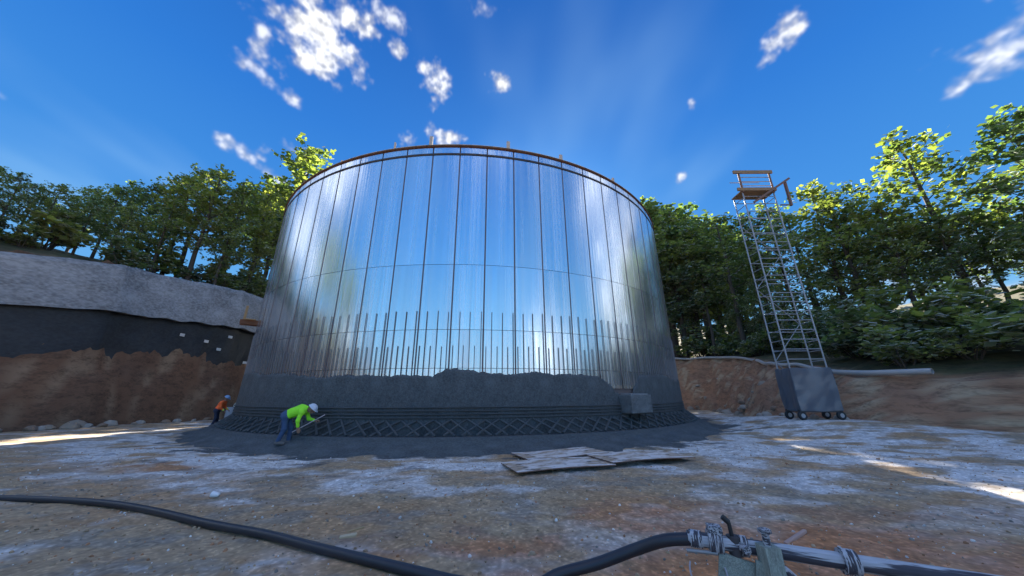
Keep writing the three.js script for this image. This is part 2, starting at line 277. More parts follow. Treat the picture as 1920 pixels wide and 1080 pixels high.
  for (let i = 0; i <= NC; i++) {
    const d = -180 + i * 360 / NC, ht = topAt(d) + (fbm(d * 1.6, 5, 5) - .5) * .10 + (fbm(d * 9, 2, 3) - .5) * .06, ph = Math.abs((((d - A0) / (da / 3) - .25) % 1 + 1) % 1 - .5) * 2, ph2 = Math.abs((((d - A0) / (da / 3) - .75) % 1 + 1) % 1 - .5) * 2;
    rows.forEach((t) => {
      const y = lerp(.25, ht, t), th = (t > .985 ? .008 : t > .97 ? .03 : .055) + .05 * (1 - t) + (fbm(d * 1.3 + 7, y * 2.2, 4) - .5) * .035 + (sst(.75, 1, ph) + sst(.75, 1, ph2)) * .008 * sst(1.2, 1.7, y);
      pos.push(...at(d, TR + Math.max(t > .985 ? .004 : .045, th), y).toArray()); uv.push(d * TR * .0175 / 2, y / 2);
    });
  }
  const K = rows.length; for (let i = 0; i < NC; i++) for (let k = 0; k < K - 1; k++) { const a = i * K + k; idx.push(a, a + K, a + 1, a + 1, a + K, a + K + 1); }
  const g = new THREE.BufferGeometry(); g.setAttribute('position', new THREE.Float32BufferAttribute(pos, 3)); g.setAttribute('uv', new THREE.Float32BufferAttribute(uv, 2)); g.setIndex(idx); g.computeVertexNormals();
  part(tank, 'sprayed_concrete', g, freshShot, 'dark damp sprayed concrete with an uneven upper edge');
  for (const y of [1.24, 1.13, 1.02, .91]) { const t = new THREE.TorusGeometry(TR + .115, .026, 8, 360); t.rotateX(Math.PI / 2); t.translate(0, y, 0); part(tank, 'strand', t, freshShot); }
  // footing, sloped toe, slanting cables
  const FN = 360, prof = [[TR + .02, .36, 0], [14.2, .37, 0], [14.42, .40, .03], [14.52, .38, .04], [14.58, .28, .05], [14.75, .18, .10], [15.0, .10, .16], [15.35, .02, .3], [15.6, -.08, .3]], fp = [], fu = [], fi = [];
  for (let i = 0; i <= FN; i++) prof.forEach(([pr, py, na], k) => { const d = -180 + i * 360 / FN, n = fbm(d * .45 + 11, k * .3, 5) - .5; fp.push(...at(d, pr + n * na * 2.6, py + n * na * .5).toArray()); fu.push(d * .12, k * .2); });
  for (let i = 0; i < FN; i++) for (let k = 0; k < prof.length - 1; k++) { const a = i * prof.length + k, b = a + prof.length; fi.push(a, b, a + 1, a + 1, b, b + 1); }
  const fg = new THREE.BufferGeometry(); fg.setAttribute('position', new THREE.Float32BufferAttribute(fp, 3)); fg.setAttribute('uv', new THREE.Float32BufferAttribute(fu, 2)); fg.setIndex(fi.map((v, i) => fi[i - i % 3 + [0, 2, 1][i % 3]]).map((v) => v)); fg.computeVertexNormals();
  { const nn = fg.attributes.normal; let s = 0; for (let i = 0; i < nn.count; i++) s += nn.getY(i); if (s < 0) { fg.setIndex(fi); fg.computeVertexNormals(); } }
  part(tank, 'footing', fg, freshShot);
  for (let d = -66; d < 76; d += 2.3) for (const s of [-1, 1]) {
    const c = bar(at(d + (r() - .5) * .4, TR + .09, .84 + (r() - .5) * .05), at(d + s * 3.1 + (r() - .5) * .6, 14.36, .41), .034, .042, 7); part(tank, 'anchor_cable', c, freshShot);
  }
  // cast box standing out of the wall
  const bx = onTank(1178, 757), box = part(tank, 'outlet_box', new RoundedBoxGeometry(1.28, .68, .62, 2, .035), cement(.19, .205, .21, .85)); box.position.copy(at(bx.deg, TR + .3, bx.y)); box.rotation.y = R2(bx.deg);
  const lip = part(box, 'painted_lit_lid', new RoundedBoxGeometry(1.06, .05, .5, 2, .02), cement(.42, .43, .44, .9)); lip.position.set(-.04, .365, .02);  // paler slab: sky light falling on the box top, put into its colour
  // timber bracket on the flank
  const bd = -52.5, br = new THREE.Group(); br.name = 'timber_bracket'; tank.add(br); br.position.copy(at(bd, TR, 5.35)); br.rotation.y = R2(bd);
  part(br, 'beam', plank(V3(-.2, 0, 0), V3(-.2, 0, .75), .1, .22), rust); part(br, 'beam', plank(V3(.25, 0, 0), V3(.25, 0, .75), .1, .22), rust);
  part(br, 'upright', plank(V3(-.2, .12, .6), V3(-.2, .95, .6), .09, .05, V3(1, 0, 0)), timber); part(br, 'upright', plank(V3(.25, .12, .6), V3(.25, .85, .6), .09, .05, V3(1, 0, 0)), timber); part(br, 'board', plank(V3(-.4, .13, .35), V3(.45, .13, .35), .5, .04), timber);
}

// ------------------------------------------------------------------ sprayed retaining wall on the left
{
  const w = thing('retaining_wall', 'grey sprayed concrete retaining wall cut into the wooded slope, dark and wet along its lower half', 'wall', polar(-95, 20.6, 0)), o = w.position;
  const ribbon = (f0, f1, s0, s1, th, name, mat) => {
    const pos = [], uv = [], idx = [], n = 180, rows = 8;
    for (let i = 0; i <= n; i++) {
      const d = -148 + i * 90 / n, [rp, run, hb] = pol(d), q = run * .7, end = sst(-58, -63, d);
      const ring = []; for (let k = 0; k <= rows; k++) ring.push([lerp(f0(d), f1(d), k / rows), lerp(s0, s1, k / rows)]);
      ring.push([f1(d), s1 + th]); ring.push([f0(d), s0 + th]); ring.push([f0(d), s0]);
      ring.forEach(([f, s], k) => { const y = hb * (f > .5 ? lerp(.5, f, lerp(.3, 1, end)) : f), nz = k <= rows ? (fbm(d * 1.1, y * 1.4 + s0 * 9, 4) - .5) * .22 : 0, p = polar(d, rp + q + s + nz, y); pos.push(p.x - o.x, p.y, p.z - o.z); uv.push(d * .35 / 4, y / 4); });
    }
    const K = rows + 4; for (let i = 0; i < n; i++) for (let k = 0; k < K - 1; k++) { const a = i * K + k; idx.push(a, a + K, a + 1, a + 1, a + K, a + K + 1); }
    const g = new THREE.BufferGeometry(); g.setAttribute('position', new THREE.Float32BufferAttribute(pos, 3)); g.setAttribute('uv', new THREE.Float32BufferAttribute(uv, 2)); g.setIndex(idx); g.computeVertexNormals(); return part(w, name, g, mat);
  };
  const mid = (d) => .70 + (fbm(d * .5, 8, 4) - .5) * .03;
  ribbon((d) => .39 + (fbm(d * .8, 3, 4) - .5) * .05, (d) => mid(d) + .01, -.05, .1, .5, 'lower_lift', wetShot).userData.label = 'almost black wet lower lift of the wall';
  ribbon(mid, (d) => 1.02 + (fbm(d * .6, 1, 3) - .5) * .02, -.35, .2, .5, 'upper_lift', dryShot);
  for (const [u, v] of [[430, 632], [408, 655], [457, 680], [385, 640], [340, 628]]) {
    const d = ray(u, v); let t = 15; for (; t < 60; t += .05) { const x = d.x * t, z = d.z * t, deg = Math.atan2(x - CX, z - CZ) * 180 / Math.PI, [rp, run] = pol(deg); if (Math.hypot(x - CX, z - CZ) > rp + run * .7 - .12 && t > 24) break; }
    const m = part(w, 'nail_plate', new THREE.BoxGeometry(.34, .2, .05), std(.6, .62, .64, .6)); m.position.set(d.x * t - o.x, EYE + d.y * t, d.z * t - o.z); m.lookAt(CX, EYE + d.y * t, CZ);
  }
}

// ------------------------------------------------------------------ trees
const bark = std(.075, .06, .048, .95);
const leafMats = [0, 1].map(() => new THREE.MeshPhysicalMaterial({ vertexColors: true, roughness: 1, transmission: .78, thickness: 0, side: THREE.DoubleSide }));
function leafGeo(clusters, r, per, size, tint) {
  const n = clusters.length * per, pos = new Float32Array(n * 12), col = new Float32Array(n * 12), idx = new Uint32Array(n * 6), a = V3(), b = V3(), c = V3(), q = V3(); let o = 0, w = 0;
  for (const [cx, cy, cz, cr] of clusters) {
    const tone = r(); 
    for (let i = 0; i < per; i++) {
      q.set(r() - .5, (r() - .5) * .62, r() - .5); if (q.length() > .5) q.setLength(.5 * r()); q.multiplyScalar(2 * cr); q.x += cx; q.y += cy; q.z += cz;
      a.set(r() - .5, (r() - .5) * .5, r() - .5).normalize(); b.set(r() - .5, .25 + r(), r() - .5).normalize(); c.crossVectors(a, b).normalize();
      const s = size * (.6 + .8 * r()), t = s * .5; a.multiplyScalar(s * .62); c.multiplyScalar(t);
      const P = [[q.x - a.x, q.y - a.y, q.z - a.z], [q.x + c.x, q.y + c.y - .03 * s, q.z + c.z], [q.x + a.x, q.y + a.y, q.z + a.z], [q.x - c.x, q.y - c.y - .03 * s, q.z - c.z]];
      const k = .7 + .6 * r(), ripe = clamp(tone * .7 + r() * .45);   // each spray has its own leaf colour, at random
      for (let v = 0; v < 4; v++) { pos.set(P[v], (o + v) * 3); col[(o + v) * 3] = lerp(tint[0], tint[3], ripe) * k; col[(o + v) * 3 + 1] = lerp(tint[1], tint[4], ripe) * k; col[(o + v) * 3 + 2] = lerp(tint[2], tint[5], ripe) * k; }
      idx.set([o, o + 1, o + 2, o, o + 2, o + 3], w); w += 6; o += 4;
    }
  }
  const g = new THREE.BufferGeometry(); g.setAttribute('position', new THREE.BufferAttribute(pos, 3)); g.setAttribute('color', new THREE.BufferAttribute(col, 3)); g.setIndex(new THREE.BufferAttribute(idx, 1)); g.computeVertexNormals(); return g;
}
// one tree 10 m tall: a tapered, slightly bent trunk, limbs that carry flat sprays of leaves
function treeModel(seed, { base = .3, rad = 2.1, limbs = 22, per = 11, size = .19, tint, thin = 1 }) {
  const r = rng(seed), tr = [], cl = []; let p = V3(0, -.3, 0); const trunk = [p.clone()], lean = (r() - .5) * .5, lean2 = (r() - .5) * .5;
  for (let i = 1; i <= 8; i++) trunk.push(V3(lean * i / 8 + (r() - .5) * .12, 9.4 * i / 8, lean2 * i / 8 + (r() - .5) * .12));
  for (let i = 0; i < 8; i++) tr.push(bar(trunk[i], trunk[i + 1], lerp(.17, .03, i / 8), lerp(.17, .03, (i + 1) / 8), 7));
  const onTrunk = (y) => { const t = clamp((y + .0) / 9.4 * 8, 0, 7.99), i = Math.floor(t); return trunk[i].clone().lerp(trunk[i + 1], t - i); };
  for (let i = 0; i < limbs; i++) {
    const h = base + (1 - base) * (i + r()) / limbs, y = 9.2 * h, a = i * 2.4 + r() * 1.2, prof = Math.sin(Math.PI * Math.pow(clamp((h - base) / (1.02 - base)), .72)) * .85 + .18;
    const L = rad * prof * (.6 + .65 * r()), s = onTrunk(y), rise = lerp(.12, .75, h) * L * (.6 + .7 * r()), e = V3(s.x + Math.cos(a) * L, y + rise, s.z + Math.sin(a) * L), m = s.clone().lerp(e, .5).add(V3(0, L * .07, 0));
    tr.push(bar(s, m, .05 * (1.2 - h), .03 * (1.2 - h), 5), bar(m, e, .03 * (1.2 - h), .008, 5));
    const nc = Math.max(3, Math.round(L * 6.5 * thin));
    for (let k = 0; k < nc; k++) { const t = .3 + .75 * r(), q = s.clone().lerp(e, t), w = .42 * L * (1.1 - .5 * t); cl.push([q.x + (r() - .5) * 2 * w, q.y + (r() - .4) * .5, q.z + (r() - .5) * 2 * w, .22 + .3 * r()]); }
  }
  for (let k = 0; k < 9; k++) cl.push([lean + (r() - .5) * .9, 9 + r() * .9, lean2 + (r() - .5) * .9, .3]);
  return { trunk: merge(tr), crown: leafGeo(cl, r, per, size, tint) };
}
const G1 = [.08, .15, .026, .27, .34, .045], G2 = [.06, .125, .03, .18, .27, .045], G3 = [.11, .18, .026, .33, .38, .05];
const models = [
  treeModel(11, { base: .28, rad: 2.3, limbs: 26, tint: G1, per: 10 }), treeModel(12, { base: .34, rad: 2.0, limbs: 22, tint: G2, thin: .8 }), treeModel(13, { base: .22, rad: 2.5, limbs: 30, tint: G2 }),
  treeModel(14, { base: .40, rad: 2.2, limbs: 20, tint: G1, thin: .75, per: 10 }), treeModel(15, { base: .25, rad: 2.2, limbs: 26, tint: G3, per: 10 }), treeModel(16, { base: .45, rad: 1.8, limbs: 18, tint: G2, thin: .65 })];
const shrubModels = [31, 32, 33].map((s, i) => { const r = rng(s), tr = [], cl = []; for (let k = 0; k < 9; k++) { const a = r() * 6.3, e = V3(Math.cos(a) * (.4 + .6 * r()), .8 + 1.1 * r(), Math.sin(a) * (.4 + .6 * r())); tr.push(bar(V3((r() - .5) * .2, -.2, (r() - .5) * .2), e, .03, .008, 5)); for (let c = 0; c < 6; c++) cl.push([e.x * (.4 + .8 * r()) + (r() - .5) * .5, e.y * (.35 + .8 * r()), e.z * (.4 + .8 * r()) + (r() - .5) * .5, .22 + .2 * r()]); } return { trunk: merge(tr), crown: leafGeo(cl, r, 26, .16, [G1, G2, G3][i]) }; });
const treeRnd = rng(404);
function plant(name, model, x, y, z, scale, wide, label, category, group) {
  const t = thing(name, label, category, V3(x, y, z), group); t.rotation.y = treeRnd() * 6.28; t.scale.set(scale * wide, scale, scale * wide);
  part(t, name === 'shrub' ? 'stem' : 'trunk', model.trunk, bark); part(t, name === 'shrub' ? 'foliage' : 'crown', model.crown, leafMats[0]); return t;
}
function treeAt(u, v, dist, m, label, group, wide = 1) {
  const d = ray(u, v), h = Math.hypot(d.x, d.z); for (; ; dist += .5) { const X = d.x / h * dist - CX, Z = d.z / h * dist - CZ, q = pol(Math.atan2(X, Z) * 180 / Math.PI); if (Math.hypot(X, Z) > q[0] + q[1] + 1.2) break; }
  const x = d.x / h * dist, z = d.z / h * dist, y = terrain(x, z) - .2, top = EYE + d.y / h * dist;
  plant('broadleaf_tree', models[m], x, y, z, Math.max(5, top - y) / 10, wide, KIND[m] + ' ' + label, 'tree', KIND[m] + ' ' + group);
}
const KIND = ['leafy mid green tree', 'tree with an open dark green crown', 'dense dark green tree', 'tree with a high green crown', 'bright yellow green leafy tree', 'slim tree with a thin high crown'];
const LG = 'above the retaining wall', RG = 'beyond the dirt bank';
const LL = 'on the slope above the grey retaining wall', RL = 'on the slope beyond the dirt bank';
treeAt(588, 280, 44, 3, 'rising behind the steel rim of the tank', 'behind the rim', 1.15);
for (const [u, v, d, m] of [[418, 312, 38, 4], [462, 345, 38.5, 0], [512, 352, 40, 4], [440, 400, 37, 0], [490, 430, 37.5, 4], [535, 345, 46, 1], [398, 318, 45, 3], [470, 340, 47, 1], [368, 330, 40, 4], [330, 370, 38, 0], [298, 345, 42, 2], [250, 380, 37, 4], [228, 350, 43, 0], [170, 400, 37, 2], [140, 370, 43, 1], [90, 400, 36, 0], [60, 380, 42, 4], [5, 400, 36, 2], [-40, 380, 40, 0], [350, 330, 50, 1], [260, 340, 50, 2], [180, 350, 50, 0], [100, 370, 50, 1]]) treeAt(u, v, d, m, LL, LG);
for (const [u, v, d, m, w] of [[1203, 378, 46, 0, 1], [1238, 395, 45, 2, 1], [1285, 412, 50, 4, 1], [1338, 405, 46, 3, 1.05], [1392, 395, 49, 1, 1], [1430, 382, 47, 0, .9], [1475, 400, 45, 5, 1], [1505, 345, 38, 4, 1], [1222, 420, 56, 1, 1], [1265, 440, 57, 2, 1], [1312, 430, 58, 2, 1], [1365, 500, 57, 2, 1], [1415, 545, 56, 2, 1], [1460, 540, 55, 0, 1], [1300, 470, 43, 5, .9], [1410, 520, 44, 2, .9], [1455, 530, 42, 4, .9], [1375, 530, 47, 2, 1], [1255, 500, 48, 2, 1], [1330, 520, 52, 2, 1.1],
  [1545, 360, 37, 0, 1], [1590, 400, 42, 2, 1], [1630, 370, 36, 4, 1], [1690, 390, 38, 0, 1], [1740, 400, 36, 2, 1], [1800, 390, 38, 1, 1], [1860, 380, 38, 4, 1], [1915, 390, 36, 0, 1], [1570, 420, 48, 1, 1], [1660, 400, 48, 2, 1], [1770, 400, 48, 0, 1], [1870, 390, 48, 2, 1], [1510, 500, 44, 2, 1]]) treeAt(u, v, d, m, RL, RG, w);
for (const [u, v, d, m] of [[1204, 380, 58, 2], [1222, 392, 52, 0], [1250, 405, 60, 3], [1268, 440, 54, 2], [1285, 415, 62, 0], [1308, 435, 62, 2], [1335, 410, 64, 3], [1360, 440, 62, 0], [1190, 380, 60, 2]]) treeAt(u, v, d, m, RL, RG, 1.35);
for (const [u, v, d, m] of [[550, 356, 54, 1], [565, 345, 60, 1]]) treeAt(u, v, d, m, LL, LG, 1.3);
// woods that close the site on either hand, seen in the steel
[[-42, -4, 14, 4], [-43, 2, 15, 1], [-42, 9, 14, 0], [-44, 15, 13, 2], [-50, 3, 17, 0], [-39, 5, 11, 3], [-48, 12, 16, 4]].forEach(([x, z, h, m]) => plant('broadleaf_tree', models[m], x, terrain(x, z) - .3, z, h / 10, 1, 'leafy tree on the low slope along the left side of the site', 'tree', 'trees along the left side of the site'));
[[31, -21, 16, 0], [33, -17, 14, 2], [38, -5, 9, 1], [42, -18, 15, 2], [40, -10, 10, 0]].forEach(([x, z, h, m]) => plant('broadleaf_tree', models[m], x, terrain(x, z) - .3, z, h / 10, 1, 'leafy tree on the low slope along the right side of the site', 'tree', 'trees along the right side of the site'));
// the wood behind the tank
for (let i = 0; i < 40; i++) { const row = Math.floor(i / 14), deg = 122 + 124 * (i % 14 + treeRnd() * .6) / 14, [rp, run] = pol(deg > 180 ? deg - 360 : deg), p = polar(deg, rp + run + 2.5 + row * 6 + treeRnd() * 3), k = [2, 0, 2, 4][i % 4]; plant('broadleaf_tree', models[k], p.x, terrain(p.x, p.z) - .2, p.z, (1.2 + treeRnd() * .35) * (deg < 160 || deg > 208 ? 1.4 : 1), 1.25, KIND[k] + ' on the slope behind the steel tank', 'tree', KIND[k] + ' behind the tank'); }
// undergrowth
const SHRUB = ['leafy mid green shrub', 'dark green shrub', 'bright yellow green shrub'];
for (let i = 0; i < 34; i++) { const deg = 62 + 62 * (i + treeRnd()) / 34, [rp, run] = pol(deg), p = polar(deg, rp + run + 1.2 + treeRnd() * 7); plant('shrub', shrubModels[i % 3], p.x, terrain(p.x, p.z) - .1, p.z, .9 + treeRnd() * 1.3, 1.2, SHRUB[i % 3] + ' along the top of the dirt bank', 'shrub', SHRUB[i % 3] + ' above the dirt bank'); }
for (let i = 0; i < 22; i++) { const deg = -112 + 62 * (i + treeRnd()) / 22, [rp, run] = pol(deg), p = polar(deg, rp + run + .9 + treeRnd() * 4); plant('shrub', shrubModels[i % 3], p.x, terrain(p.x, p.z) - .1, p.z, .6 + treeRnd() * .9, 1.2, SHRUB[i % 3] + ' along the top of the grey retaining wall', 'shrub', SHRUB[i % 3] + ' above the retaining wall'); }

// ------------------------------------------------------------------ pipe along the top of the bank
{
  const pts = []; for (let d = 64; d <= 128; d += 4) { const [rp, run, hb] = pol(d), p = polar(d, rp + run + .1); pts.push(V3(p.x, hb + .28 + Math.sin(d * .7) * .06, p.z)); }
  const c = new THREE.CatmullRomCurve3(pts), m = new THREE.Mesh(new THREE.TubeGeometry(c, 120, .13, 8), std(.42, .41, .40, .7)); m.name = 'drain_pipe'; scene.add(tag(m, 'long pale grey pipe lying along the top of the dirt bank', 'pipe'));
  const r = rng(61), rockM = [std(.30, .24, .18, .95), std(.24, .17, .12, .95), std(.36, .32, .27, .95)];
  const rockG = [0, 1, 2].map(() => { const g = new THREE.IcosahedronGeometry(1, 1), p = g.attributes.position; for (let i = 0; i < p.count; i++) { const k = .7 + .5 * vn(p.getX(i) * 1.7 + 9, p.getY(i) * 1.7 + p.getZ(i) * 2.1 + 40); p.setXYZ(i, p.getX(i) * k * 1.25, p.getY(i) * k * .75, p.getZ(i) * k); } g.computeVertexNormals(); return g; });
  for (let i = 0; i < 46; i++) {
    const deg = 62 + 60 * r(), [rp, run, hb] = pol(deg), s = run * (r() * r() * 1.0) - .5, p = polar(deg, rp + s), k = .12 + .35 * r() * r(), m2 = new THREE.Mesh(rockG[i % 3], rockM[Math.floor(r() * 3)]);
    m2.name = numbered('rock'); m2.position.set(p.x, Math.max(padH(p.x, p.z), s > 0 ? bankAt(deg, s) : 0) + k * .2, p.z); m2.scale.setScalar(k); m2.rotation.set(r() * .6, r() * 6, r() * .6); scene.add(tag(m2, 'rough brown rock lying at the foot of the dirt bank', 'rock', 'rocks along the dirt bank'));
  }
  for (let i = 0; i < 26; i++) { const deg = -104 + 36 * r(), [rp] = pol(deg), p = polar(deg, rp - 1.4 * r() * r() - .1), k = .15 + .4 * r() * r(), m2 = new THREE.Mesh(rockG[i % 3], rockM[Math.floor(r() * 3)]); m2.name = numbered('rock'); m2.position.set(p.x, k * .2, p.z); m2.scale.setScalar(k); m2.rotation.set(r() * .6, r() * 6, r() * .6); scene.add(tag(m2, 'rough brown rock in the rubble below the retaining wall', 'rock', 'rubble below the retaining wall')); }
  // drums and bags standing in the rubble
  const drum = (x, z, h, rad, mat, label) => { const g = thing('drum', label, 'drum', V3(x, padH(x, z), z)); part(g, 'body', new THREE.LatheGeometry([[0, 0], [rad, 0], [rad, h * .3], [rad * 1.05, h * .33], [rad, h * .36], [rad, h * .64], [rad * 1.05, h * .67], [rad, h * .7], [rad, h], [rad * .92, h], [rad * .92, h * .97], [0, h * .97]].map((p) => new THREE.Vector2(...p)), 20), mat); };
  drum(-20.5, -25.2, .95, .32, std(.35, .36, .40, .6), 'grey steel drum standing in the rubble beside the tank'); drum(-19.7, -25.9, .9, .3, std(.5, .52, .56, .6), 'pale drum standing in the rubble against the tank footing');
  const bag = thing('cement_bag', 'pale slumped bag lying on the rubble behind the drums', 'bag', V3(-20.6, .0, -26.6)); const bg = new RoundedBoxGeometry(1.5, .5, .9, 4, .22); { const p = bg.attributes.position; for (let i = 0; i < p.count; i++) p.setY(i, p.getY(i) + .14 * vn(p.getX(i) * 2 + 5, p.getZ(i) * 2) - .1 * Math.abs(p.getX(i))); bg.computeVertexNormals(); } const b1 = part(bag, 'sack', bg, std(.42, .42, .36, .9)); b1.position.y = .9; b1.rotation.z = -.2; const b2 = part(bag, 'pallet', new THREE.BoxGeometry(1.5, .65, 1), timber); b2.position.y = .3;
}

// ------------------------------------------------------------------ scaffold tower
{
  const x0 = 13.8, x1 = 15.65, zn = -16.6, zf = -17.38, gy = padH(14.6, -17), top = 13.2;
  const t = thing('scaffold_tower', 'tall grey scaffold tower on black wheels with a timber railed top platform', 'scaffold', V3(14.7, gy, -17)), o = V3(14.7, 0, -17), L = (x, y, z) => V3(x - o.x, y - gy, z - o.z);
  const steelM = std(.36, .37, .39, .5, .4), rustM = std(.22, .13, .10, .8, .2), wood = std(.30, .19, .10, .85);
  for (const x of [x0, x1]) for (const z of [zn, zf]) part(t, 'leg', bar(L(x, gy + .45, z), L(x, top, z), .036), steelM);
  for (let y = gy + .8, k = 0; y < top - .2; y += .5, k++) {
    for (const x of [x0, x1]) part(t, 'rung', bar(L(x, y, zn), L(x, y, zf), .022, .022, 6), steelM);
    part(t, 'rail', bar(L(x0, y + .06, zn), L(x1, y + .06, zn), .024, .024, 6), steelM); if (k % 2) part(t, 'rail', bar(L(x0, y + .06, zf), L(x1, y + .06, zf), .024, .024, 6), steelM);
    if (k % 4 === 0 && y + 2 < top) part(t, 'brace', bar(L(k % 8 ? x0 : x1, y, zf - .03), L(k % 8 ? x1 : x0, y + 2, zf - .03), .02, .02, 6), steelM);
  }
  // top: posts, planks, jib
  part(t, 'post', bar(L(x0, top - .2, zn + .05), L(x0, 14.55, zn + .05), .06), rustM); part(t, 'post', bar(L(x1, top - .2, zn + .05), L(x1, 14.5, zn + .05), .05), rustM);
  part(t, 'handrail', plank(L(x0 - .35, 14.4, zn + .12), L(x1 + .15, 14.4, zn + .12), .09, .2), wood); part(t, 'toe_board', plank(L(x0 - .35, top - .02, zn + .12), L(x1 + .1, top - .02, zn + .12), .09, .2), wood);
  for (const y of [13.5, 13.8, 14.1]) part(t, 'guard_rail', bar(L(x0, y, zn + .02), L(x1, y, zn + .02), .025, .025, 6), steelM);
  part(t, 'deck', plank(L(x0 - .1, top - .08, -17), L(x1 + .1, top - .08, -17), .9, .05), wood);
  part(t, 'guard_rail', bar(L(x0, 14.3, zf), L(x1, 14.3, zf), .025, .025, 6), steelM);
  part(t, 'jib', plank(L(x0 + .3, 12.2, zn + .25), L(x1 + .95, 13.85, zn + .25), .07, .12), rustM); part(t, 'jib_post', plank(L(x1 + .62, 12.0, zn + .2), L(x1 + .66, 13.7, zn + .2), .13, .1, V3(1, 0, 0)), rustM); part(t, 'jib_foot', bar(L(x1, 12.05, zn + .2), L(x1 + .66, 12.05, zn + .2), .04), rustM);
  // netted skirt and wheels at the foot
  const net = new THREE.MeshPhysicalMaterial({ color: new THREE.Color().setRGB(.22, .26, .32), roughness: .3, transmission: .6, thickness: 0, side: THREE.DoubleSide });
  const sheet = (ax, az, bx, bz) => { const g = new THREE.PlaneGeometry(1, 1, 14, 14), p = g.attributes.position; for (let i = 0; i < p.count; i++) { const u = p.getX(i) + .5, v = p.getY(i) + .5, w = (fbm(u * 5 + ax, v * 4, 3) - .5) * .12; const q = L(lerp(ax, bx, u) + (az === bz ? 0 : w), gy + .42 + v * 2.0 + Math.sin(u * 9) * .02, lerp(az, bz, u) + (az === bz ? w : 0)); p.setXYZ(i, q.x, q.y, q.z); } g.computeVertexNormals(); part(t, 'netting', g, net); };
  sheet(x0 - .1, zn + .1, x1 + .1, zn + .1); sheet(x0 - .1, zf - .1, x0 - .1, zn + .1); sheet(x1 + .1, zf - .1, x1 + .1, zn + .1);
  part(t, 'base_frame', merge([plank(L(x0 - .1, gy + .42, zn), L(x1 + .1, gy + .42, zn), .1, .12), plank(L(x0 - .1, gy + .42, zf), L(x1 + .1, gy + .42, zf), .1, .12)]), darkSteel);
  for (const x of [x0, x1]) for (const z of [zn, zf]) { const w = part(t, 'wheel', new THREE.TorusGeometry(.14, .075, 10, 20), rubber); w.position.copy(L(x, gy + .215, z)); const h = part(w, 'hub', cyl(.1, .1, .12, 12).rotateX(Math.PI / 2), steelM); }
}

// ------------------------------------------------------------------ plywood on the ground
{
  const a = onGround(970, 895), b = onGround(1276, 868), dir = V3().subVectors(b, a).normalize(), ang = Math.atan2(-dir.z, dir.x), n = V3(dir.z, 0, -dir.x); if (n.z > 0) n.negate();
  const plyT = tex(512, 256, (u, v) => { const d = tfbm(u, v, 5, 5), g = tfbm(u, v, 3, 4, 60), w = sst(.36, .58, d), s = sst(.66, .74, tfbm(u + .3, v + .1, 14, 4)); let c = [lerp(.42, .68, w), lerp(.31, .62, w), lerp(.22, .58, w)]; const k = (.85 + .3 * g) * (1 - .7 * s); return c.map((x) => x * k); });
  const m = new THREE.MeshStandardMaterial({ map: plyT, roughness: .9 }), edge = std(.20, .12, .09, .9);
  const put = (s, q, y, yaw, label) => { const g = new THREE.BoxGeometry(2.42, .02, 1.21, 12, 1, 6), p = g.attributes.position; for (let i = 0; i < p.count; i++) p.setY(i, p.getY(i) + .018 * Math.sin(p.getX(i) * 1.7 + q * 3) + .012 * p.getZ(i)); g.computeVertexNormals(); const o = new THREE.Mesh(g, [edge, edge, m, m, edge, edge]); o.name = numbered('plywood_sheet'); o.position.copy(a).addScaledVector(dir, s).addScaledVector(n, q); o.position.y = y; o.rotation.y = ang + yaw; scene.add(tag(o, label, 'plywood')); };
  put(1.2, .62, .075, .0, 'dusty plywood sheet lying flat, its splintered corner out on the bare clay'); put(3.6, .66, .10, -.02, 'dusty plywood sheet overlapping the end of its neighbour towards the dirt bank'); put(1.9, 1.9, .085, .03, 'dust covered plywood sheet lying closest to the tank footing');
}

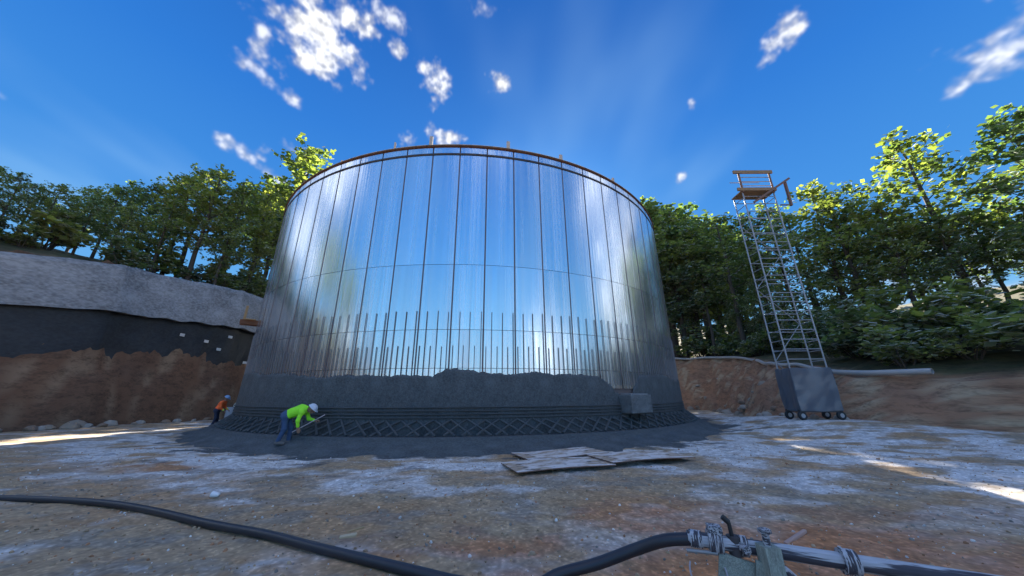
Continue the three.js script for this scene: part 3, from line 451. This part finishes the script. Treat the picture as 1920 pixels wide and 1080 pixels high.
// ------------------------------------------------------------------ hose and pump manifold
{
  const yp = .47, P = (u, v, y) => onGround(u, v, y), gnd = (u, v) => { const p = P(u, v, .08); p.y = padH(p.x, p.z) + .05; return p; };
  const A = P(1302, 1010, yp);
  const pts = [V3(-10.5, .05, -6.3), V3(-6.5, .05, -5.9), gnd(403, 982), gnd(500, 1002), gnd(600, 1026), gnd(700, 1049), gnd(790, 1068), gnd(850, 1080), V3(-.1, .06, -3.42), V3(.2, .07, -3.42), P(1042, 1078, .12), P(1120, 1056, .2), P(1190, 1030, .33), P(1245, 1013, .44), A];
  pts[0].y = padH(pts[0].x, pts[0].z) + .05; pts[1].y = padH(pts[1].x, pts[1].z) + .05;
  const c = new THREE.CatmullRomCurve3(pts, false, 'centripetal'), h = new THREE.Mesh(new THREE.TubeGeometry(c, 260, .046, 14), std(.022, .024, .032, .42)); h.name = 'rubber_hose'; scene.add(tag(h, 'thick black rubber hose snaking over the clay to the pipe manifold', 'hose'));
  const B = P(1513, 1042, yp - .03), d = V3().subVectors(B, A).normalize(), q = (s, y = 0, z = 0) => A.clone().addScaledVector(d, s).add(V3(0, y, z));
  const m = thing('pipe_manifold', 'cement spattered steel delivery pipe with a shut off valve on a grey green stand', 'pump', V3(q(.45).x, padH(q(.45).x, q(.45).z), q(.45).z)), o = m.position, mv = (g) => { g.translate(-o.x, -o.y, -o.z); return g; };
  const spat = tex(256, 256, (u, v) => { const a = sst(.46, .56, tfbm(u, v, 9, 5)), b = tfbm(u, v, 30, 3); return [lerp(.05, .42, a) * (.7 + .6 * b), lerp(.05, .43, a) * (.7 + .6 * b), lerp(.065, .46, a) * (.7 + .6 * b)]; }), spatM = new THREE.MeshStandardMaterial({ map: spat, roughness: .7, bumpMap: spat, bumpScale: .004 });
  const green = cement(.40, .46, .40, .75, .006);
  part(m, 'delivery_pipe', mv(bar(q(-.06), q(4.2), .052, .052, 20)), spatM);
  for (const [s, r, w] of [[.0, .062, .09], [.12, .085, .06], [.17, .078, .04], [.34, .07, .05], [1.0, .08, .09], [2.3, .08, .09]]) part(m, 'coupling', mv(bar(q(s - w / 2), q(s + w / 2), r, r, 18)), spatM);
  part(m, 'clamp', mv(plank(q(.10, .085), q(.20, .085), .1, .06)), spatM); part(m, 'clamp_lever', mv(bar(q(-.1, -.075, .05), q(.12, -.06, .06), .014)), galvBar);
  part(m, 'valve_handle', mv(merge([bar(q(.275, .0), q(.265, .15), .016), bar(q(.265, .15), q(.225, .185), .022)])), rubber); part(m, 'valve_body', mv(bar(q(.28, -.07, .0), q(.28, .06, 0), .05, .05, 14)), darkSteel); part(m, 'valve_nut', mv(bar(q(.31, 0, .04), q(.31, 0, .1), .032, .032, 6)), spatM);
  const post = q(.45, 0, .1); part(m, 'stand_post', mv(plank(V3(post.x, o.y - .02, post.z), V3(post.x, yp + .04, post.z), .115, .115, V3(1, 0, 0))), green); part(m, 'stand_bolt', mv(merge([bar(V3(post.x, yp + .04, post.z), V3(post.x, yp + .12, post.z), .026, .026, 8), bar(V3(post.x, yp + .12, post.z), V3(post.x, yp + .145, post.z), .045, .045, 6)])), spatM);
  part(m, 'gusset_plate', mv(plank(q(.12, -.17, .03), q(.36, -.21, .05), .02, .24)), green); part(m, 'gusset_plate', mv(plank(q(.33, -.2, .09), q(.47, -.22, .1), .02, .3)), green); part(m, 'stand_brace', mv(bar(q(.5, -.06, .1), V3(post.x + .45, o.y, post.z + .1), .03)), spatM); part(m, 'stand_brace', mv(bar(q(.22, -.28, .03), V3(q(.2).x, o.y, q(.2).z), .025)), green);
  part(m, 'stand_post', mv(plank(V3(q(2.0).x, o.y - .06, q(2).z), V3(q(2).x, yp - .1, q(2).z), .115, .115, V3(1, 0, 0))), green);
  const lw = []; for (let i = 0; i <= 14; i++) { const a = 2.75 + i / 14 * 3.9; lw.push(q(.03 + .13 * Math.cos(a) * 1, -.2 + .15 * Math.sin(a), .06)); } part(m, 'wire_loop', mv(new THREE.TubeGeometry(new THREE.CatmullRomCurve3(lw), 40, .006, 6)), std(.42, .42, .5, .6));
}

// ------------------------------------------------------------------ people
function sdfGeo(f, lo, hi, res) {
  const mc = new MarchingCubes(res, new THREE.MeshBasicMaterial(), false, false, 90000), e = V3().subVectors(hi, lo), p = V3(); mc.isolation = 0;
  for (let z = 0; z < res; z++) for (let y = 0; y < res; y++) for (let x = 0; x < res; x++) { p.set(lo.x + e.x * x / res, lo.y + e.y * y / res, lo.z + e.z * z / res); mc.field[res * res * z + res * y + x] = -f(p); }
  mc.update(); const n = mc.count, pos = new Float32Array(n * 3), nor = new Float32Array(n * 3), h = .004, q = V3();
  for (let i = 0; i < n; i++) {
    const x = lo.x + (mc.positionArray[i * 3] + 1) / 2 * e.x, y = lo.y + (mc.positionArray[i * 3 + 1] + 1) / 2 * e.y, z = lo.z + (mc.positionArray[i * 3 + 2] + 1) / 2 * e.z; pos.set([x, y, z], i * 3);
    const g = V3(f(q.set(x + h, y, z)) - f(q.set(x - h, y, z)), f(q.set(x, y + h, z)) - f(q.set(x, y - h, z)), f(q.set(x, y, z + h)) - f(q.set(x, y, z - h))).normalize(); nor.set([g.x, g.y, g.z], i * 3);
  }
  const g = new THREE.BufferGeometry(); g.setAttribute('position', new THREE.BufferAttribute(pos, 3)); g.setAttribute('normal', new THREE.BufferAttribute(nor, 3)); return g;
}
const cap = (p, a, b, r1, r2) => { const bx = b.x - a.x, by = b.y - a.y, bz = b.z - a.z, px = p.x - a.x, py = p.y - a.y, pz = p.z - a.z, t = clamp((px * bx + py * by + pz * bz) / (bx * bx + by * by + bz * bz + 1e-9)); return Math.hypot(px - bx * t, py - by * t, pz - bz * t) - lerp(r1, r2, t); };
const smin = (a, b, k) => { const h = clamp(.5 + .5 * (b - a) / k); return lerp(b, a, h) - k * h * (1 - h); };
function bones(list, grow, k = .035) { return (p) => { let d = 9; for (const [a, b, r1, r2] of list) d = smin(d, cap(p, a, b, r1 + grow, r2 + grow), k); return d; }; }
function boxOf(list, m) { const b = new THREE.Box3(); for (const [a, c] of list) { b.expandByPoint(a); b.expandByPoint(c); } b.expandByScalar(m); return [b.min, b.max]; }
function hand(wrist, dir, curl, side, list) {              // palm, four fingers of unequal length, thumb from the side of the palm
  const d = dir.clone().normalize(), s = V3().crossVectors(d, curl).normalize().multiplyScalar(side), c = curl.clone().normalize(), palm = wrist.clone().addScaledVector(d, .085);
  for (const k of [-.03, -.01, .01, .03]) list.push([wrist.clone().addScaledVector(s, k * .7), palm.clone().addScaledVector(s, k), .017, .015]);
  [[.030, .062], [.010, .074], [-.010, .07], [-.030, .054]].forEach(([k, L]) => { const a = palm.clone().addScaledVector(s, k), b = a.clone().addScaledVector(d, L * .5).addScaledVector(c, L * .2), e = b.clone().addScaledVector(d, L * .05).addScaledVector(c, L * .5); list.push([a, b, .0095, .009], [b, e, .009, .008]); });
  const t0 = wrist.clone().addScaledVector(d, .03).addScaledVector(s, .035), t1 = t0.clone().addScaledVector(d, .03).addScaledVector(s, .022).addScaledVector(c, .02); list.push([t0, t1, .012, .0105], [t1, t1.clone().addScaledVector(d, .025).addScaledVector(c, .022), .0105, .009]);
}
function person(J, col, label, pos, yaw, extra) {
  const g = thing('person', label, 'person', pos); g.rotation.y = yaw;
  const head = J.head, hd = J.face.clone().normalize(), hu = J.crown.clone().normalize(), hs = V3().crossVectors(hd, hu), hp = (f, u, s) => head.clone().addScaledVector(hd, f).addScaledVector(hu, u).addScaledVector(hs, s);
  const legs = [], arms = [], torso = [[J.hip, J.waist, .145, .135], [J.waist, J.chest, .135, .165], [J.hipL, J.hipR, .115, .115], [J.shL, J.shR, .085, .085], [J.chest, J.neck, .15, .07]];
  for (const s of ['L', 'R']) { legs.push([J['hip' + s], J['knee' + s], .09, .062], [J['knee' + s], J['ank' + s], .06, .042]); arms.push([J['sh' + s], J['elb' + s], .056, .044], [J['elb' + s], J['wri' + s], .043, .03]); }
  const headB = [[J.neck, hp(-.02, -.08, 0), .06, .055], [hp(-.01, .02, 0), hp(.0, .03, 0), .1, .1], [hp(.035, -.06, 0), hp(.05, -.075, 0), .06, .045]];
  const foot = [], hands = []; for (const s of ['L', 'R']) { const a = J['ank' + s]; foot.push([V3(a.x - .05, .055, a.z), V3(a.x + .17, .045, a.z), .05, .042], [a, V3(a.x, .06, a.z), .05, .055]); }
  hand(J.wriL, J.hdL, J.curl, 1, hands); hand(J.wriR, J.hdR, J.curl, -1, hands);
  const all = [...torso, ...legs, ...arms, ...headB]; const [lo, hi] = boxOf(all, .2);
  const bodyF = bones(all, -.012, .04), nose = [[hp(.10, -.005, 0), hp(.122, -.025, 0), .013, .016], [hp(0, -.01, .098), hp(.01, -.035, .098), .016, .013], [hp(0, -.01, -.098), hp(.01, -.035, -.098), .016, .013], [hp(.093, -.062, -.02), hp(.093, -.062, .02), .008, .008]];
  const hl = hp(-.16, -.2, -.16), hh = hp(.16, .16, .16), hb = new THREE.Box3().setFromPoints([hl, hh, hp(.16, -.2, .16), hp(-.16, .16, -.16), hp(-.16, .16, .16), hp(.16, -.2, -.16)]);
  const headG = sdfGeo(bones([...headB, ...nose], 0, .018), hb.min, hb.max, 64);
  const parts = [sdfGeo(bodyF, lo, hi, 84), headG]; for (const s of [0, 1]) { const hl2 = hands.slice(s * hands.length / 2, (s + 1) * hands.length / 2), [a, b] = boxOf(hl2, .04); parts.push(sdfGeo(bones(hl2, 0, .008), a, b, 60)); }
  const body = part(g, 'body', mergeGeometries(parts), std(.30, .17, .11, .65));
  const [tl, th] = boxOf([...torso, ...arms], .22); const folds = (p) => (fbm(p.x * 9 + p.z * 5, p.y * 11, 2) - .5) * .022;
  const shirtF = bones([...torso.filter((_, i) => true), ...arms], .014, .045); const hemN = V3().subVectors(J.chest, J.hip).normalize(), wr = [J.wriL, J.wriR], el = [J.elbL, J.elbR];
  part(g, 'shirt', sdfGeo((p) => { let d = shirtF(p) + folds(p), cut = -((p.x - J.hip.x) * hemN.x + (p.y - J.hip.y) * hemN.y + (p.z - J.hip.z) * hemN.z) - .01; d = Math.max(d, cut); for (let i = 0; i < 2; i++) { const a = V3().subVectors(wr[i], el[i]), L = a.length(); a.divideScalar(L); const s = (p.x - wr[i].x) * a.x + (p.y - wr[i].y) * a.y + (p.z - wr[i].z) * a.z; if (p.distanceTo(wr[i]) < .16) d = Math.max(d, s + .02); } const nk = V3().subVectors(head, J.neck).normalize(); const sn = (p.x - J.neck.x) * nk.x + (p.y - J.neck.y) * nk.y + (p.z - J.neck.z) * nk.z; if (p.distanceTo(J.neck) < .2) d = Math.max(d, sn - .015); return d; }, tl, th, 96), std(...col.shirt, .85));
  const trouB = [[J.hip, J.hip.clone().lerp(J.waist, .5), .15, .14], [J.hipL, J.hipR, .12, .12], ...legs], [pl, ph] = boxOf(trouB, .2), trouF = bones(trouB, .016, .04);
  part(g, 'trousers', sdfGeo((p) => Math.max(trouF(p) + folds(p) * .8, (p.x - J.hip.x) * hemN.x + (p.y - J.hip.y) * hemN.y + (p.z - J.hip.z) * hemN.z - .09, .1 - p.y), pl, ph, 84), std(...col.trousers, .9));
  const [fl, fh] = boxOf(foot, .09); part(g, 'boots', sdfGeo((p) => Math.max(bones(foot, .004, .02)(p), -p.y), fl, fh, 64), std(.14, .13, .125, .85));
  const hat = new THREE.SphereGeometry(.135, 22, 10, 0, Math.PI * 2, 0, Math.PI / 2); hat.scale(1.12, 1, .95); const brim = new THREE.CylinderGeometry(.165, .17, .016, 24); brim.scale(1.12, 1, .95); brim.translate(.02, .0, 0);
  const hm = part(g, 'hard_hat', merge([hat, brim]), std(...col.hat, .35)); hm.matrix.makeBasis(hd, hu, hs); hm.quaternion.setFromRotationMatrix(hm.matrix); hm.position.copy(hp(-.015, .045, 0));
  if (extra) extra(g, J); return g;
}
{ // bending over the footing with a rod
  const J = { hip: V3(0, .86, 0), waist: V3(.17, .95, 0), chest: V3(.42, 1.03, 0), neck: V3(.60, 1.06, 0), hipL: V3(.01, .83, .09), hipR: V3(-.01, .83, -.09), kneeL: V3(.06, .46, .11), kneeR: V3(.17, .47, -.11), ankL: V3(-.06, .09, .12), ankR: V3(.16, .09, -.12), shL: V3(.5, .97, .17), shR: V3(.52, .99, -.17), elbL: V3(.44, .71, .22), wriL: V3(.46, .49, .17), elbR: V3(.63, .74, -.17), wriR: V3(.86, .68, -.08), head: V3(.735, 1.04, 0), face: V3(.75, -.66, 0), crown: V3(.66, .75, 0), hdL: V3(.3, -.95, -.1), hdR: V3(.95, .1, .1), curl: V3(.2, -.9, -.3) };
  let p = onGround(524, 834, .1); const fy = (q) => { const r = Math.hypot(q.x - CX, q.z - CZ), T = [[14.58, .28], [14.75, .18], [15, .10], [15.35, .02], [15.6, 0]]; for (let i = 0; i < 4; i++) if (r < T[i + 1][0]) return lerp(T[i][1], T[i + 1][1], clamp((r - T[i][0]) / (T[i + 1][0] - T[i][0]))); return 0; }; { let a = 0, b = .3; for (let i = 0; i < 24; i++) { const c = (a + b) / 2; p = onGround(524, 834, c); fy(p) > c ? a = c : b = c; } } p.y += .01;
  person(J, { shirt: [.36, .95, .04], trousers: [.045, .085, .17], hat: [.62, .66, .74] }, 'person in lime green shirt and blue jeans bending over the tank footing with a rod', p, .22);
  const rod = new THREE.Mesh(bar(V3(.30, .36, .12), V3(1.12, .86, -.12), .016, .016, 8), std(.45, .40, .42, .6)); rod.name = 'rod'; rod.position.copy(p); rod.rotation.y = .22; scene.add(tag(rod, 'thin pale rod held by the person in lime green', 'rod'));
}
{ // further along the footing, orange vest
  const J = { hip: V3(0, .9, 0), waist: V3(.06, 1.05, 0), chest: V3(.17, 1.26, 0), neck: V3(.25, 1.42, 0), hipL: V3(0, .87, .09), hipR: V3(0, .87, -.09), kneeL: V3(.07, .48, .11), kneeR: V3(.05, .48, -.11), ankL: V3(-.02, .09, .13), ankR: V3(.1, .09, -.13), shL: V3(.2, 1.33, .18), shR: V3(.22, 1.33, -.18), elbL: V3(.22, 1.06, .25), wriL: V3(.38, .88, .17), elbR: V3(.26, 1.06, -.24), wriR: V3(.46, .92, -.12), head: V3(.32, 1.56, 0), face: V3(.86, -.5, 0), crown: V3(.5, .86, 0), hdL: V3(.7, -.6, -.1), hdR: V3(.8, -.5, .1), curl: V3(-.2, -.9, 0) };
  person(J, { shirt: [.95, .16, .04], trousers: [.02, .03, .06], hat: [.25, .40, .62] }, 'person in an orange shirt, dark trousers and blue hard hat standing by the rubble', V3(-17.35, padH(-17.35, -20.3), -20.3), .35, (g) => { for (const s of [1, -1]) { const c = part(g, 'cuff', cyl(.052, .05, .1, 12), std(.35, .7, .1, .8)); c.position.set(s > 0 ? .345 : .41, s > 0 ? .92 : .965, s > 0 ? .187 : -.15); c.rotation.z = s > 0 ? .72 : .9; } });
}

// ------------------------------------------------------------------ small things on the ground
{
  const r = rng(88), geo = new THREE.IcosahedronGeometry(1, 0), p = geo.attributes.position; for (let i = 0; i < p.count; i++) { const k = .75 + .4 * vn(p.getX(i) * 3 + 4, p.getY(i) * 3 + p.getZ(i)); p.setXYZ(i, p.getX(i) * k * 1.2, p.getY(i) * k * .7, p.getZ(i) * k); } geo.computeVertexNormals();
  const N = 9000, im = new THREE.InstancedMesh(geo, std(1, 1, 1, .92), N), M = new THREE.Matrix4(), Q = new THREE.Quaternion(), E = new THREE.Euler(), c = new THREE.Color();
  for (let i = 0; i < N; i++) {
    const z = -2.6 - 9.5 * Math.pow(r(), 1.4), x = (r() - .5) * (7 - z * 2.4), k = .006 + .018 * Math.pow(r(), 4), big = r() < .012 ? 1.8 : 1; if (Math.hypot(x - CX, z - CZ) < 15.4) { M.makeScale(0, 0, 0); im.setMatrixAt(i, M.makeTranslation(0, -5, 0)); im.setColorAt(i, c.setRGB(.2, .2, .2)); continue; }
    M.compose(V3(x, padH(x, z) + k * .25, z), Q.setFromEuler(E.set(r() * 6, r() * 6, r() * 6)), V3(k * big, k * big, k * big)); im.setMatrixAt(i, M);
    const t = r(), v = .7 + .6 * r(); t < .16 ? c.setRGB(.6 * v, .59 * v, .57 * v) : t < .62 ? c.setRGB(.38 * v, .28 * v, .18 * v) : t < .86 ? c.setRGB(.38 * v, .20 * v, .11 * v) : c.setRGB(.26 * v, .24 * v, .21 * v); im.setColorAt(i, c);
  }
  im.name = 'gravel'; im.userData = { kind: 'stuff', label: 'loose gravel and crumbs of concrete strewn over the clay', category: 'gravel' }; scene.add(im);
  const chip = (u, v, w, d, h, yaw, mat, name, label, cat) => { const q = onGround(u, v, .02), m = new THREE.Mesh(new RoundedBoxGeometry(w, h, d, 2, Math.min(h, w, d) * .3), mat); m.name = numbered(name); m.position.set(q.x, padH(q.x, q.z) + h * .4, q.z); m.rotation.set(.05, yaw, .06); scene.add(tag(m, label, cat)); };
  chip(651, 1004, .19, .06, .035, .25, std(.55, .44, .28, .8), 'wood_offcut', 'short pale wood offcut lying on the clay beyond the hose', 'wood'); chip(665, 991, .2, .02, .02, .6, std(.42, .3, .16, .8), 'wood_splinter', 'thin tan splinter of wood beside the pale offcut', 'wood');
  chip(1490, 1008, .5, .04, .04, .5, std(.45, .30, .25, .8), 'wood_stake', 'pinkish wooden stake lying behind the delivery pipe', 'wood');
  const cupP = onGround(408, 929, .03), cup = thing('paper_cup', 'small white paper cup lying on the clay', 'cup', V3(cupP.x, padH(cupP.x, cupP.z) + .045, cupP.z)); const cb = part(cup, 'cup_body', new THREE.LatheGeometry([[0, 0], [.032, 0], [.046, .11], [.049, .112], [.044, .108], [.03, .004], [0, .004]].map((q) => new THREE.Vector2(...q)), 18), std(.8, .8, .8, .6)); cb.rotation.z = 1.45;
}

scene.traverse((o) => { if (o.isMesh) { o.castShadow = true; o.receiveShadow = true; } });
renderer.render(scene, camera);
